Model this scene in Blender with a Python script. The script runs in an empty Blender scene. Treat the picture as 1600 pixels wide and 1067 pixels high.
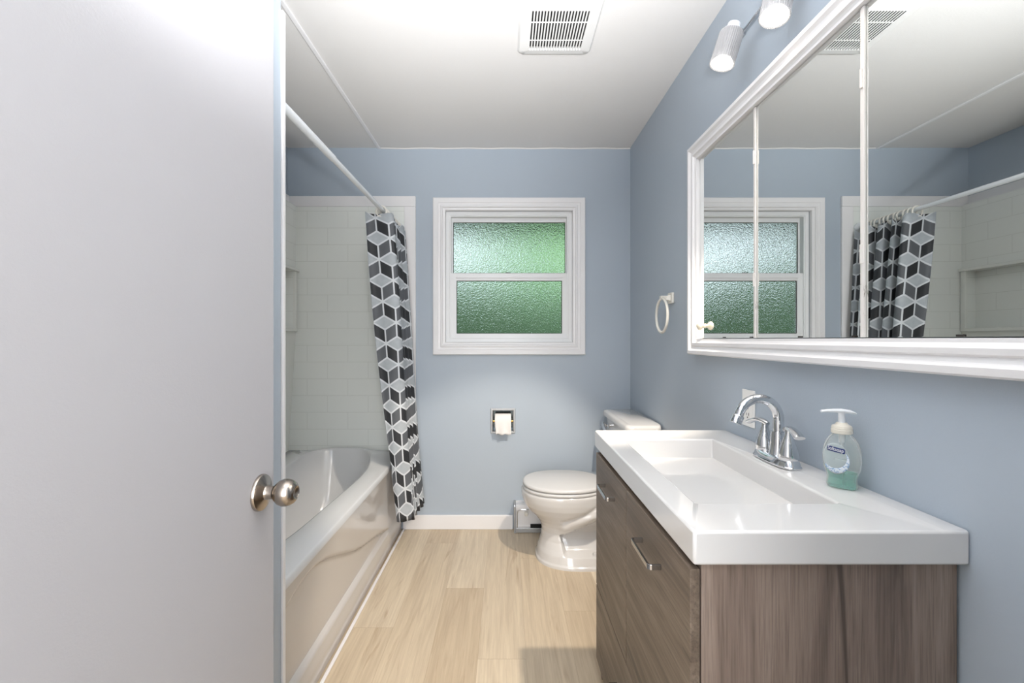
import bpy, bmesh, math, random
from mathutils import Vector, Matrix, Euler
random.seed(7)
C = bpy.context.scene.collection
sc = bpy.context.scene
PI = math.pi

# ------------------------------------------------------------------ camera
F = 700.0
cam_d = bpy.data.cameras.new('camera')
cam_d.sensor_fit = 'HORIZONTAL'; cam_d.sensor_width = 36.0
cam_d.lens = 36.0 * F / 1600.0
cam_d.shift_x = 10.0 / 1600.0
cam_d.shift_y = -3.5 / 1600.0
cam_d.clip_start = 0.02
cam = bpy.data.objects.new('camera', cam_d); C.objects.link(cam)
cam.location = (0, 0, 1.17); cam.rotation_euler = (PI / 2, 0, 0)
sc.camera = cam

# ------------------------------------------------------------------ world / exposure
w = bpy.data.worlds.new('world'); sc.world = w; w.use_nodes = True
bg = w.node_tree.nodes['Background']
bg.inputs[0].default_value = (0.80, 0.91, 1.0, 1); bg.inputs[1].default_value = 1.9
vs = sc.view_settings
vs.view_transform = 'Standard'; vs.look = 'None'; vs.gamma = 1.0; vs.use_curve_mapping = False
vs.exposure = 0.12
sc.cycles.use_denoising = True
sc.cycles.max_bounces = 12
sc.cycles.transparent_max_bounces = 16
sc.cycles.sample_clamp_indirect = 6.0

def area(name, loc, rot, size, power, col):
    d = bpy.data.lights.new(name, 'AREA'); d.energy = power; d.color = col
    d.shape = 'RECTANGLE'; d.size = size[0]; d.size_y = size[1]
    o = bpy.data.objects.new(name, d); C.objects.link(o); o.location = loc; o.rotation_euler = rot
    return o
# added fill light under the ceiling of the unseen hallway
area('hall_top_fill', (0.0, -0.75, 2.30), (0, 0, 0), (0.6, 0.6), 12, (1.0, 0.97, 0.95))
# added broad fill at the hall's far end, brightens the room through the doorway
area('hall_end_fill', (0.15, -1.55, 1.25), (PI/2, 0, 0), (1.3, 1.9), 54, (0.97, 0.98, 1.0))
# added unseen spot by the camera, aimed up to fill the room off the ceiling
fl_d = bpy.data.lights.new('ceiling_bounce_fill', 'SPOT'); fl_d.energy = 365; fl_d.color = (0.97, 0.98, 1.0)
fl_d.spot_size = math.radians(96); fl_d.spot_blend = 1.0; fl_d.shadow_soft_size = 0.06
fl_o = bpy.data.objects.new('ceiling_bounce_fill', fl_d); C.objects.link(fl_o)
fl_o.location = (0.06, -0.02, 1.32); fl_o.rotation_euler = (PI - 0.56, -0.12, 0)
SPOT_W = 14
LAMP_COL = (1.0, 0.88, 0.74)

# ------------------------------------------------------------------ helpers
def setp(o, label=None, cat=None, group=None, kind=None):
    if label: o['label'] = label
    if cat: o['category'] = cat
    if group: o['group'] = group
    if kind: o['kind'] = kind
    return o

def wloc(o):
    v = Vector(o.location)
    while o.parent: o = o.parent; v += Vector(o.location)
    return v

def empty(name, loc, label=None, cat=None, group=None, kind=None):
    o = bpy.data.objects.new(name, None); C.objects.link(o); o.location = loc
    o.empty_display_size = 0.05
    return setp(o, label, cat, group, kind)

def mk(name, bm, m, parent=None, loc=None, smooth=False, bevel=0, seg=2, solid=0, angle=40):
    """bm holds world coordinates; the object gets an origin of its own."""
    if loc is None:
        xs = [v.co for v in bm.verts]
        mn = [min(v[i] for v in xs) for i in range(3)]; mx = [max(v[i] for v in xs) for i in range(3)]
        loc = ((mn[0]+mx[0])/2, (mn[1]+mx[1])/2, mn[2])
    loc = Vector(loc)
    bmesh.ops.translate(bm, verts=bm.verts, vec=-loc)
    bmesh.ops.recalc_face_normals(bm, faces=bm.faces)
    me = bpy.data.meshes.new(name); bm.to_mesh(me); bm.free()
    o = bpy.data.objects.new(name, me); C.objects.link(o)
    if isinstance(m, (list, tuple)):
        for q in m: me.materials.append(q)
    else: me.materials.append(m)
    if parent: o.parent = parent; o.location = loc - wloc(parent)
    else: o.location = loc
    if smooth:
        for p in me.polygons: p.use_smooth = True
        if angle < 180:
            me.set_sharp_from_angle(angle=math.radians(angle))
    if solid:
        md = o.modifiers.new('solid', 'SOLIDIFY'); md.thickness = solid; md.offset = 0
    if bevel:
        md = o.modifiers.new('bevel', 'BEVEL'); md.width = bevel; md.segments = seg; md.limit_method = 'ANGLE'
        md.angle_limit = math.radians(35); md.harden_normals = False
    return o

def B(): return bmesh.new()

def box(bm, x0, x1, y0, y1, z0, z1):
    vs_ = [bm.verts.new((x, y, z)) for z in (z0, z1) for y in (y0, y1) for x in (x0, x1)]
    for f in ((0,1,3,2),(4,6,7,5),(0,4,5,1),(2,3,7,6),(0,2,6,4),(1,5,7,3)):
        bm.faces.new([vs_[i] for i in f])
    return bm
def bx(*a): return box(B(), *a)

def loft(bm, loops, cap0=True, cap1=True, closed=True):
    rows = [[bm.verts.new(p) for p in L] for L in loops]
    n = len(rows[0])
    for a, b in zip(rows, rows[1:]):
        for i in range(n if closed else n - 1):
            j = (i + 1) % n
            bm.faces.new((a[i], a[j], b[j], b[i]))
    if cap0: bm.faces.new(rows[0][::-1])
    if cap1: bm.faces.new(rows[-1])
    return rows

def ring(c, ax, r, n=32, r2=None):
    ax = Vector(ax).normalized()
    t = Vector((0, 0, 1)) if abs(ax.z) < 0.9 else Vector((1, 0, 0))
    u = ax.cross(t).normalized(); v = ax.cross(u)
    r2 = r if r2 is None else r2
    return [Vector(c) + u * r * math.cos(2*PI*i/n) + v * r2 * math.sin(2*PI*i/n) for i in range(n)]

def lathe(bm, base, ax, prof, n=40):
    """prof: list of (radius, height along ax)."""
    ax = Vector(ax).normalized()
    loops = [ring(Vector(base) + ax * h, ax, max(r, 1e-4), n) for r, h in prof]
    return loft(bm, loops)

def tube(bm, pts, rad, n=16, flat=None):
    """round tube along pts; rad a number or list; flat: list of (r_side, r_up) pairs"""
    pts = [Vector(p) for p in pts]
    k = len(pts)
    tang = []
    for i in range(k):
        a = pts[max(i-1, 0)]; b = pts[min(i+1, k-1)]
        tang.append((b - a).normalized())
    t0 = tang[0]
    up = Vector((0, 0, 1)) if abs(t0.z) < 0.9 else Vector((1, 0, 0))
    u = (up - t0 * up.dot(t0)).normalized()
    loops = []
    for i in range(k):
        u = (u - tang[i] * u.dot(tang[i])).normalized()
        v = tang[i].cross(u)
        if flat: rv, ru = flat[i]
        else: ru = rv = rad[i] if isinstance(rad, (list, tuple)) else rad
        loops.append([pts[i] + u*ru*math.cos(2*PI*j/n) + v*rv*math.sin(2*PI*j/n) for j in range(n)])
    return loft(bm, loops)

def bez(p0, p1, p2, p3, n=12):
    p0, p1, p2, p3 = map(Vector, (p0, p1, p2, p3)); r = []
    for i in range(n+1):
        t = i/n; s = 1-t
        r.append(p0*s**3 + p1*3*s*s*t + p2*3*s*t*t + p3*t**3)
    return r

def frame_sweep(bm, plane, p0, a0, a1, z0, z1, prof):
    """picture-frame moulding. plane 'y': faces -y at y=p0, a along x. plane 'x': faces -x at x=p0, a along y."""
    loops = []
    for u, h in prof:
        cs = [(a0+u, z0+u), (a1-u, z0+u), (a1-u, z1-u), (a0+u, z1-u)]
        loops.append([(a, p0-h, z) if plane == 'y' else (p0-h, a, z) for a, z in cs])
    loft(bm, loops, cap0=False, cap1=False)
    return bm

def wall_holes(bm, plane, f0, f1, a0, a1, z0, z1, holes):
    """solid wall between f0 and f1 with rectangular through holes (a0,a1,z0,z1)"""
    A = sorted({a0, a1, *[h[0] for h in holes], *[h[1] for h in holes]})
    Z = sorted({z0, z1, *[h[2] for h in holes], *[h[3] for h in holes]})
    def hole(i, j):
        if i < 0 or j < 0 or i >= len(A)-1 or j >= len(Z)-1: return True
        ca = (A[i]+A[i+1])/2; cz = (Z[j]+Z[j+1])/2
        return any(h[0] < ca < h[1] and h[2] < cz < h[3] for h in holes)
    cache = {}
    def V(i, j, f):
        k = (i, j, f)
        if k not in cache:
            cache[k] = bm.verts.new((A[i], f, Z[j]) if plane == 'y' else (f, A[i], Z[j]))
        return cache[k]
    for i in range(len(A)-1):
        for j in range(len(Z)-1):
            if hole(i, j): continue
            for f in (f0, f1):
                bm.faces.new((V(i,j,f), V(i+1,j,f), V(i+1,j+1,f), V(i,j+1,f)))
            for di, dj, e in ((-1,0,((i,j),(i,j+1))), (1,0,((i+1,j),(i+1,j+1))), (0,-1,((i,j),(i+1,j))), (0,1,((i,j+1),(i+1,j+1)))):
                if hole(i+di, j+dj):
                    (p, q), (r, s) = e
                    bm.faces.new((V(p,q,f0), V(r,s,f0), V(r,s,f1), V(p,q,f1)))
    return bm

def superell(cx, cy, z, a0, a1, b, n=2.5, k=64):
    """loop in plan: x from cx-a0 to cx+a1, half-width b in y"""
    L = []
    for i in range(k):
        t = 2*PI*i/k; c, s = math.cos(t), math.sin(t)
        x = math.copysign(abs(c)**(2/n), c); y = math.copysign(abs(s)**(2/n), s)
        L.append((cx + (a1 if x > 0 else a0)*x, cy + b*y, z))
    return L

def rrect(x0, x1, y0, y1, z, r, k=6):
    L = []
    for cx, cy, a in ((x1-r, y1-r, 0), (x0+r, y1-r, 90), (x0+r, y0+r, 180), (x1-r, y0+r, 270)):
        for i in range(k+1):
            t = math.radians(a + 90*i/k)
            L.append((cx + r*math.cos(t), cy + r*math.sin(t), z))
    return L

# ------------------------------------------------------------------ materials
def srgb(r, g, b):
    def f(c):
        c /= 255.0
        return c/12.92 if c <= 0.04045 else ((c+0.055)/1.055)**2.4
    return (f(r), f(g), f(b), 1)

class NT:
    def __init__(s, name):
        s.m = bpy.data.materials.new(name); s.m.use_nodes = True
        s.t = s.m.node_tree; s.n = s.t.nodes; s.l = s.t.links
        s.p = s.n['Principled BSDF']; s.out = s.n['Material Output']
        s._co = None
    def new(s, typ, **kw):
        q = s.n.new(typ)
        for k, v in kw.items(): setattr(q, k, v)
        return q
    def link(s, a, b): s.l.new(a, b)
    def val(s, sock, v):
        if hasattr(v, 'is_output') or isinstance(v, bpy.types.NodeSocket): s.l.new(v, sock)
        else: sock.default_value = v
    def M(s, op, a, b=None, c=None):
        q = s.new('ShaderNodeMath', operation=op)
        s.val(q.inputs[0], a)
        if b is not None: s.val(q.inputs[1], b)
        if c is not None: s.val(q.inputs[2], c)
        return q.outputs[0]
    def mix(s, f, a, b, mode='MIX'):
        q = s.new('ShaderNodeMix', data_type='RGBA', blend_type=mode)
        s.val(q.inputs[0], f); s.val(q.inputs[6], a); s.val(q.inputs[7], b)
        return q.outputs[2]
    def co(s, which='Object'):
        if s._co is None: s._co = s.new('ShaderNodeTexCoord')
        return s._co.outputs[which]
    def sep(s, which='Object'):
        q = s.new('ShaderNodeSeparateXYZ'); s.link(s.co(which), q.inputs[0]); return q.outputs
    def mapping(s, scale=(1,1,1), loc=(0,0,0), rot=(0,0,0), which='Object', src=None):
        q = s.new('ShaderNodeMapping'); s.link(src or s.co(which), q.inputs[0])
        q.inputs['Scale'].default_value = scale; q.inputs['Location'].default_value = loc; q.inputs['Rotation'].default_value = rot
        return q.outputs[0]
    def noise(s, vec, scale=5, detail=4, rough=0.5, dist=0):
        q = s.new('ShaderNodeTexNoise'); s.link(vec, q.inputs['Vector'])
        q.inputs['Scale'].default_value = scale; q.inputs['Detail'].default_value = detail
        q.inputs['Roughness'].default_value = rough; q.inputs['Distortion'].default_value = dist
        return q.outputs[0]
    def ramp(s, f, stops):
        q = s.new('ShaderNodeValToRGB'); s.link(f, q.inputs[0])
        e = q.color_ramp.elements
        while len(e) > 1: e.remove(e[-1])
        e[0].position = stops[0][0]; e[0].color = stops[0][1]
        for p, c in stops[1:]:
            x = e.new(p); x.color = c
        return q.outputs[0]
    def bump(s, h, strength=0.1, dist=0.01):
        q = s.new('ShaderNodeBump'); s.link(h, q.inputs['Height'])
        q.inputs['Strength'].default_value = strength; q.inputs['Distance'].default_value = dist
        s.link(q.outputs[0], s.p.inputs['Normal']); return q
    def set(s, **kw):
        for k, v in kw.items():
            s.val(s.p.inputs[k.replace('_', ' ')], v)
        return s

def plain(name, col, rough=0.4, metal=0, spec=0.5, coat=0, emit=None, es=0, bump=None):
    t = NT(name); t.set(Base_Color=col, Roughness=rough, Metallic=metal)
    t.p.inputs['Specular IOR Level'].default_value = spec
    t.p.inputs['Coat Weight'].default_value = coat
    t.p.inputs['Coat Roughness'].default_value = 0.06
    if emit: t.p.inputs['Emission Color'].default_value = emit; t.p.inputs['Emission Strength'].default_value = es
    sc_, st, ds = bump or (60, 0.02, 0.002)
    if metal < 0.5 and not emit:
        t.bump(t.noise(t.co(), sc_, 2), st, ds)
    return t.m

def paint(name, col, col2, rough=0.5, sc_=220, st=0.12):
    t = NT(name)
    n = t.noise(t.co(), 2.2, 4)
    t.set(Base_Color=t.mix(n, col, col2), Roughness=rough)
    t.bump(t.noise(t.co(), sc_, 2, 0.6), st, 0.002)
    return t.m

M = {}
M['wall'] = paint('blue_grey_paint', srgb(171,182,194), srgb(177,188,199), 0.42)
M['ceil'] = paint('ceiling_paint', srgb(222,220,218), srgb(227,225,223), 0.75, 160, 0.15)
M['hall'] = paint('hall_paint', srgb(214,212,208), srgb(220,218,214), 0.7)
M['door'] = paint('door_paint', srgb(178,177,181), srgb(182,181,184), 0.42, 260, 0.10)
M['trim'] = plain('white_trim_paint', srgb(236,235,236), 0.32)
M['vinyl'] = plain('white_vinyl', srgb(236,237,238), 0.3)
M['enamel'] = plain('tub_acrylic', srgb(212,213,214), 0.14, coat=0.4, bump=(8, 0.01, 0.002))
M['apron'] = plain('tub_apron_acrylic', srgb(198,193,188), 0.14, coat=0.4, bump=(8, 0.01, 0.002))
M['porcelain'] = plain('white_porcelain', srgb(216,214,212), 0.10, coat=0.5, bump=(6, 0.008, 0.002))
M['sink'] = plain('white_sink_resin', srgb(222,221,220), 0.12, coat=0.4, bump=(6, 0.006, 0.002))
M['seat'] = plain('white_seat_plastic', srgb(214,213,212), 0.2)
M['chrome'] = plain('chrome', (0.72,0.73,0.75,1), 0.05, 1)
M['steel'] = plain('brushed_steel_bar', (0.62,0.62,0.62,1), 0.22, 1)
M['silver'] = plain('silver_paint', srgb(176,178,180), 0.35, 0.6)
M['pipe'] = plain('dark_recess_metal', srgb(92,100,104), 0.2, 0.9)
M['brass'] = plain('brass', srgb(200,160,90), 0.2, 1)
M['black'] = plain('black_void', srgb(18,18,19), 0.7)
M['gap'] = plain('dark_gap', srgb(38,33,30), 0.8)
M['plate'] = plain('white_plate_plastic', srgb(238,237,234), 0.3)
M['cream'] = plain('cream_knob_porcelain', srgb(236,226,204), 0.2, coat=0.3)
M['ringw'] = plain('ivory_plastic', srgb(232,229,220), 0.3)
M['rod'] = plain('white_rod_enamel', srgb(228,232,236), 0.22)
M['vent'] = plain('vent_plastic', srgb(234,233,231), 0.4)
M['paper'] = plain('tissue_paper', srgb(238,235,233), 0.9, bump=(180, 0.2, 0.002))
M['pump'] = plain('white_pump_plastic', srgb(232,236,240), 0.3)
M['collar'] = plain('ivory_collar_plastic', srgb(226,221,208), 0.35)
M['navy'] = plain('navy_label', srgb(28,48,110), 0.35)
M['ink'] = plain('white_ink', srgb(240,242,245), 0.5)

t = NT('brushed_nickel')
t.set(Base_Color=(0.40,0.355,0.31,1), Metallic=1.0, Roughness=0.22)
t.bump(t.noise(t.mapping((1,400,400)), 3, 2), 0.04, 0.001); M['nickel'] = t.m

t = NT('mirror_glass')
t.set(Base_Color=(0.80,0.82,0.81,1), Metallic=1.0, Roughness=0.0); M['mirror'] = t.m

t = NT('worn_white_paint')   # mirror door edges with chipped paint
n = t.noise(t.mapping((60,60,14)), 1.0, 5, 0.7)
t.set(Base_Color=t.ramp(n, [(0.30, srgb(120,112,104)), (0.38, srgb(224,220,216)), (1, srgb(236,234,232))]), Roughness=0.45)
M['worn'] = t.m

# floor: pale oak planks running along y
t = NT('oak_plank_floor')
X, Y, Z = t.sep()
PWD = 0.177
rx = t.M('DIVIDE', t.M('ADD', X, 0.456 + PWD*20), PWD)
row = t.M('FLOOR', rx)
fr = t.M('FRACT', rx)
offs = t.M('MULTIPLY', t.M('FRACT', t.M('MULTIPLY', row, 0.3819)), 1.22)
ry = t.M('DIVIDE', t.M('ADD', t.M('ADD', Y, offs), 0.31), 1.22)
col_ = t.M('FLOOR', ry); fy = t.M('FRACT', ry)
wn = t.new('ShaderNodeTexWhiteNoise', noise_dimensions='2D')
cmb = t.new('ShaderNodeCombineXYZ'); t.link(row, cmb.inputs[0]); t.link(col_, cmb.inputs[1]); t.link(cmb.outputs[0], wn.inputs[0])
rnd = wn.outputs[0]
cm2 = t.new('ShaderNodeCombineXYZ'); t.link(X, cm2.inputs[0]); t.link(Y, cm2.inputs[1]); t.link(t.M('MULTIPLY', rnd, 37.0), cm2.inputs[2])
g1 = t.noise(t.mapping((38, 2.2, 1), src=cm2.outputs[0]), 1.0, 6, 0.62, 0.6)
g2 = t.noise(t.mapping((170, 5, 1), src=cm2.outputs[0]), 1.0, 3, 0.6)
g3 = t.noise(t.mapping((16, 1.3, 1), src=cm2.outputs[0]), 1.0, 3, 0.6, 1.5)
base = t.ramp(rnd, [(0.0, srgb(182,163,137)), (0.35, srgb(200,182,156)), (0.65, srgb(210,194,169)), (1.0, srgb(226,213,191))])
c = t.mix(t.ramp(g1, [(0.30, (1,1,1,1)), (0.62, (0,0,0,1))]), base, t.mix(0.36, base, srgb(146,124,100)))
c = t.mix(t.ramp(g2, [(0.35, (0.55,0.55,0.55,1)), (0.6, (0,0,0,1))]), c, t.mix(0.24, c, srgb(120,98,76)))
c = t.mix(t.ramp(g3, [(0.62, (0,0,0,1)), (0.72, (0.7,0.7,0.7,1))]), c, srgb(168,146,120))
seam = t.M('MAXIMUM', t.M('LESS_THAN', t.M('MINIMUM', fr, t.M('SUBTRACT', 1.0, fr)), 0.004),
           t.M('LESS_THAN', t.M('MINIMUM', fy, t.M('SUBTRACT', 1.0, fy)), 0.0009))
c = t.mix(t.M('MULTIPLY', seam, 0.45), c, srgb(150,128,104))
t.set(Base_Color=c, Roughness=0.42)
t.bump(g2, 0.06, 0.002)
M['floor'] = t.m

def wood(name, scale, c0, c1, c2, streak):
    t = NT(name)
    v = t.mapping(scale)
    n1 = t.noise(v, 1.0, 7, 0.62, 0.8)
    n2 = t.noise(t.mapping(tuple(q*11 if q > 10 else q*4.0 for q in scale)), 1.0, 4, 0.65)
    n3 = t.noise(t.mapping(tuple(q*0.42 for q in scale), loc=(5.3,2.9,1.4)), 1.0, 4, 0.6, 1.6)
    c = t.ramp(n1, [(0.28, c0), (0.5, c1), (0.72, c2)])
    c = t.mix(t.ramp(n2, [(0.34, (0.55,0.55,0.55,1)), (0.55, (0,0,0,1))]), c, t.mix(0.75, c, streak))
    c = t.mix(t.ramp(n3, [(0.33, (0.8,0.8,0.8,1)), (0.39, (0,0,0,1))]), c, streak)
    t.set(Base_Color=c, Roughness=0.45)
    t.bump(n2, 0.12, 0.002)
    return t.m
W0, W1, W2, WS = srgb(112,97,87), srgb(142,125,114), srgb(166,149,137), srgb(70,59,52)
M['wood_v'] = wood('grey_brown_wood_upright_grain', (24, 24, 1.7), W0, W1, W2, WS)
M['wood_h'] = wood('grey_brown_wood_level_grain', (24, 1.9, 24), srgb(86,74,63), srgb(116,102,89), srgb(146,131,116), srgb(62,53,46))

# tile-pattern panels of the shower surround
def tilemat(name, along):
    t = NT(name)
    X, Y, Z = t.sep()
    A = X if along == 'x' else Y
    th, tw = 0.103, 0.25
    rz = t.M('DIVIDE', t.M('ADD', Z, 5.15), th); row = t.M('FLOOR', rz); fz = t.M('FRACT', rz)
    par = t.M('MULTIPLY', t.M('FRACT', t.M('MULTIPLY', row, 0.5)), 1.0)
    ra = t.M('ADD', t.M('DIVIDE', t.M('ADD', A, 10.02), tw), par); fa = t.M('FRACT', ra)
    dz = t.M('MULTIPLY', t.M('MINIMUM', fz, t.M('SUBTRACT', 1.0, fz)), th)
    da = t.M('MULTIPLY', t.M('MINIMUM', fa, t.M('SUBTRACT', 1.0, fa)), tw)
    d = t.M('MINIMUM', dz, da)
    line = t.M('LESS_THAN', d, 0.0016)
    t.set(Base_Color=t.mix(line, srgb(236,239,235), srgb(223,226,221)), Roughness=0.25)
    hgt = t.M('MINIMUM', t.M('DIVIDE', d, 0.004), 1.0)
    t.bump(hgt, 0.16, 0.002)
    return t.m
M['tile_x'] = tilemat('tile_panel_back', 'x')
M['tile_y'] = tilemat('tile_panel_side', 'y')
M['panel'] = plain('surround_acrylic', srgb(236,238,233), 0.25)

# curtain: tumbling block print from UVs in metres
t = NT('cube_print_fabric')
uv = t.new('ShaderNodeSeparateXYZ'); t.link(t.co('UV'), uv.inputs[0])
s = 0.074; wd = math.sqrt(3)*s; ht = 3*s
def modc(v, r, sh):
    return t.M('SUBTRACT', t.M('MULTIPLY', t.M('FRACT', t.M('DIVIDE', t.M('ADD', v, 20*r + sh), r)), r), r/2)
ax, ay = modc(uv.outputs[0], wd, 0.0), modc(uv.outputs[1], ht, 0.0)
bx_, by_ = modc(uv.outputs[0], wd, wd/2), modc(uv.outputs[1], ht, ht/2)
la = t.M('ADD', t.M('MULTIPLY', ax, ax), t.M('MULTIPLY', ay, ay))
lb = t.M('ADD', t.M('MULTIPLY', bx_, bx_), t.M('MULTIPLY', by_, by_))
pick = t.M('LESS_THAN', la, lb)
def sel(a, b): return t.M('ADD', t.M('MULTIPLY', pick, a), t.M('MULTIPLY', t.M('SUBTRACT', 1.0, pick), b))
gx, gy = sel(ax, bx_), sel(ay, by_)
agx, agy = t.M('ABSOLUTE', gx), t.M('ABSOLUTE', gy)
hexd = t.M('MAXIMUM', agx, t.M('ADD', t.M('MULTIPLY', agx, 0.5), t.M('MULTIPLY', agy, 0.8660254)))
edge = t.M('SUBTRACT', wd/2, hexd)
sp = t.M('ABSOLUTE', t.M('SUBTRACT', t.M('MULTIPLY', gy, 0.8660254), t.M('MULTIPLY', agx, 0.5)))
dn = t.M('ADD', agx, t.M('MULTIPLY', t.M('GREATER_THAN', gy, 0.0), 1.0))
dist = t.M('MINIMUM', t.M('MINIMUM', edge, sp), dn)
line = t.M('LESS_THAN', dist, 0.0042)
top = t.M('GREATER_THAN', t.M('MULTIPLY', gy, 0.8660254), t.M('MULTIPLY', agx, 0.5))
left = t.M('LESS_THAN', gx, 0.0)
wv = t.noise(t.mapping((30,30,1), which='UV'), 1.0, 3)
lightc = t.mix(wv, srgb(156,163,169), srgb(182,187,192))
cc = t.mix(left, srgb(86,89,94), srgb(38,40,44))
cc = t.mix(top, cc, lightc)
cc = t.mix(line, cc, srgb(206,210,214))
t.set(Base_Color=cc, Roughness=0.55)
M['curtain'] = t.m

# obscure glass
t = NT('obscure_glass')
t.set(Base_Color=(0.95,0.98,0.97,1), Roughness=0.10)
t.p.inputs['Transmission Weight'].default_value = 1.0; t.p.inputs['IOR'].default_value = 1.30
t.bump(t.noise(t.co(), 150, 2, 0.6), 0.8, 0.008)
M['frost'] = t.m

# clear thin plastic / ribbed glass: mostly see-through with a fresnel gloss
def thin(name, col, rough, body, tcol):
    t = NT(name)
    tr = t.new('ShaderNodeBsdfTransparent'); tr.inputs[0].default_value = tcol
    t.set(Base_Color=col, Roughness=rough)
    lw = t.new('ShaderNodeLayerWeight'); lw.inputs[0].default_value = 0.35
    f = t.M('MINIMUM', t.M('ADD', t.M('MULTIPLY', lw.outputs[1], 0.6), body), 1.0)
    mx = t.new('ShaderNodeMixShader'); t.link(f, mx.inputs[0])
    t.link(tr.outputs[0], mx.inputs[1]); t.link(t.p.outputs[0], mx.inputs[2]); t.link(mx.outputs[0], t.out.inputs[0])
    return t.m
M['bottle'] = thin('clear_bottle_plastic', (0.85,0.87,0.85,1), 0.06, 0.10, (0.95,0.97,0.95,1))
M['shade'] = thin('ribbed_lamp_glass', (0.50,0.50,0.51,1), 0.10, 0.36, (0.97,0.96,0.95,1))
M['sticker'] = thin('pale_label_film', srgb(206,216,218), 0.4, 0.50, (0.9,0.95,0.94,1))
t = NT('swirl_label_film')
n = t.noise(t.co(), 260, 3, 0.7)
t.set(Base_Color=t.ramp(n, [(0.38, srgb(108,150,190)), (0.5, srgb(214,226,238)), (0.7, srgb(238,240,240))]), Roughness=0.4); M['swirl'] = t.m
t = NT('teal_soap')
t.set(Base_Color=(0.40,0.80,0.70,1), Roughness=0.05)
t.p.inputs['Transmission Weight'].default_value = 0.85; t.p.inputs['IOR'].default_value = 1.15
M['soap'] = t.m
M['bulb'] = plain('lit_bulb', (1,1,1,1), 0.4, emit=(1.0,0.94,0.84,1), es=3)

t = NT('leaf_green')
n = t.noise(t.co(), 14, 5, 0.7)
t.set(Base_Color=t.ramp(n, [(0.35, (0.04,0.10,0.04,1)), (0.6, (0.10,0.20,0.08,1)), (0.75, (0.22,0.34,0.18,1))]), Roughness=0.7); M['hedge'] = t.m
t = NT('leaf_lime')
n = t.noise(t.co(), 14, 5, 0.7)
t.set(Base_Color=t.ramp(n, [(0.35, (0.20,0.42,0.14,1)), (0.6, (0.38,0.62,0.28,1)), (0.75, (0.58,0.78,0.45,1))]), Roughness=0.7); M['lime'] = t.m
t = NT('leaf_pale')
n = t.noise(t.co(), 12, 5, 0.7)
t.set(Base_Color=t.ramp(n, [(0.35, (0.30,0.42,0.30,1)), (0.6, (0.50,0.62,0.48,1)), (0.75, (0.72,0.8,0.70,1))]), Roughness=0.7); M['pale'] = t.m
M['lawn'] = paint('lawn_green', (0.09,0.22,0.06,1), (0.16,0.32,0.10,1), 0.8, 90, 0.4)

# ------------------------------------------------------------------ setting
XR, XL, YB, ZC = 0.771, -1.345, 2.767, 2.352
YF0, YF1 = 0.05, 0.17
def st(o, label, cat): return setp(o, label, cat, kind='structure')

st(mk('floor', bx(XL-0.1, XR+0.1+0.5, -1.7, YB+0.1, -0.06, 0.0), M['floor'], loc=(0,0,0)), 'pale oak plank floor of the bathroom', 'floor')
st(mk('ceiling', bx(XL-0.1, XR+0.6, -1.7, YB+0.13, ZC, ZC+0.08), M['ceil'], loc=(0,0,ZC)), 'white painted ceiling over the bathroom', 'ceiling')
WX0, WX1, WZ0, WZ1 = -0.372, 0.415, 1.150, 1.965
TP = (-0.079, 0.047, 0.601, 0.731)
st(mk('wall_back', wall_holes(B(), 'y', YB, YB+0.13, XL-0.1, XR+0.1, 0, ZC, [(WX0, WX1, WZ0, WZ1), TP]), M['wall'], loc=(0,YB,0)), 'blue grey back wall with the window in it', 'wall')
st(mk('wall_right', bx(XR, XR+0.1, YF0, YB, 0, ZC), M['wall'], loc=(XR,0,0)), 'blue grey right wall carrying the mirror cabinet', 'wall')
NZ0, NZ1, NY0, NY1 = 1.237, 1.586, 1.9, 2.72
st(mk('wall_left', bx(XL-0.1, XL, 1.2, YB, 0, ZC), M['wall'], loc=(XL,0,0)), 'blue grey wall above the shower surround', 'wall')
st(mk('wall_partition', bx(XL-0.1, -0.6, YF1, 1.195, 0, ZC), M['wall'], loc=(-0.6,YF1,0)), 'blue grey wall behind the open white door', 'wall')
o = wall_holes(B(), 'y', YF0, YF1, XL-0.1, XR+0.6, 0, ZC, [(-0.53, 0.27, 0.0, 2.06)])
st(mk('wall_front', o, M['wall'], loc=(0,YF0,0)), 'wall around the doorway behind the viewer', 'wall')
hb = B(); box(hb, XL-0.1, -0.95, -1.7, YF0, 0, ZC); box(hb, XR+0.5, XR+0.6, -1.7, YF0, 0, ZC); box(hb, -0.95, XR+0.5, -1.7, -1.6, 0, ZC)
st(mk('wall_hall', hb, M['hall'], loc=(0,-1.6,0)), 'white hallway walls behind the viewer', 'wall')

M['chrome_refl'] = plain('chrome_dark_reflections', (0.42,0.42,0.43,1), 0.07, 1)  # handle chrome with its dark reflections put into the base colour
b = bx(-0.632, 0.045, YB-0.014, YB, 0, 0.088)
st(mk('baseboard_back', b, M['trim'], bevel=0.004), 'white baseboard along the back wall', 'baseboard')
st(mk('trim_1', bx(-0.79, -0.771, 1.2, YB-0.001, ZC-0.008, ZC), M['trim'], bevel=0.003), 'narrow white strip across the ceiling by the tub', 'trim')
# caulk bead where ceiling meets the back wall
b = B(); tube(b, [(-0.77+i*0.077, YB-0.001, ZC-0.002-0.003*math.sin(i*0.9)**2) for i in range(21)], 0.004, 8)
st(mk('trim_2', b, M['ceil'], smooth=True), 'white caulk bead along the top of the back wall', 'trim')
st(mk('trim_3', bx(-0.631, -0.618, 1.2, YB-0.014, 0.0, 0.007), M['trim'], bevel=0.003), 'white caulk strip where the tub meets the floor', 'trim')

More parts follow.
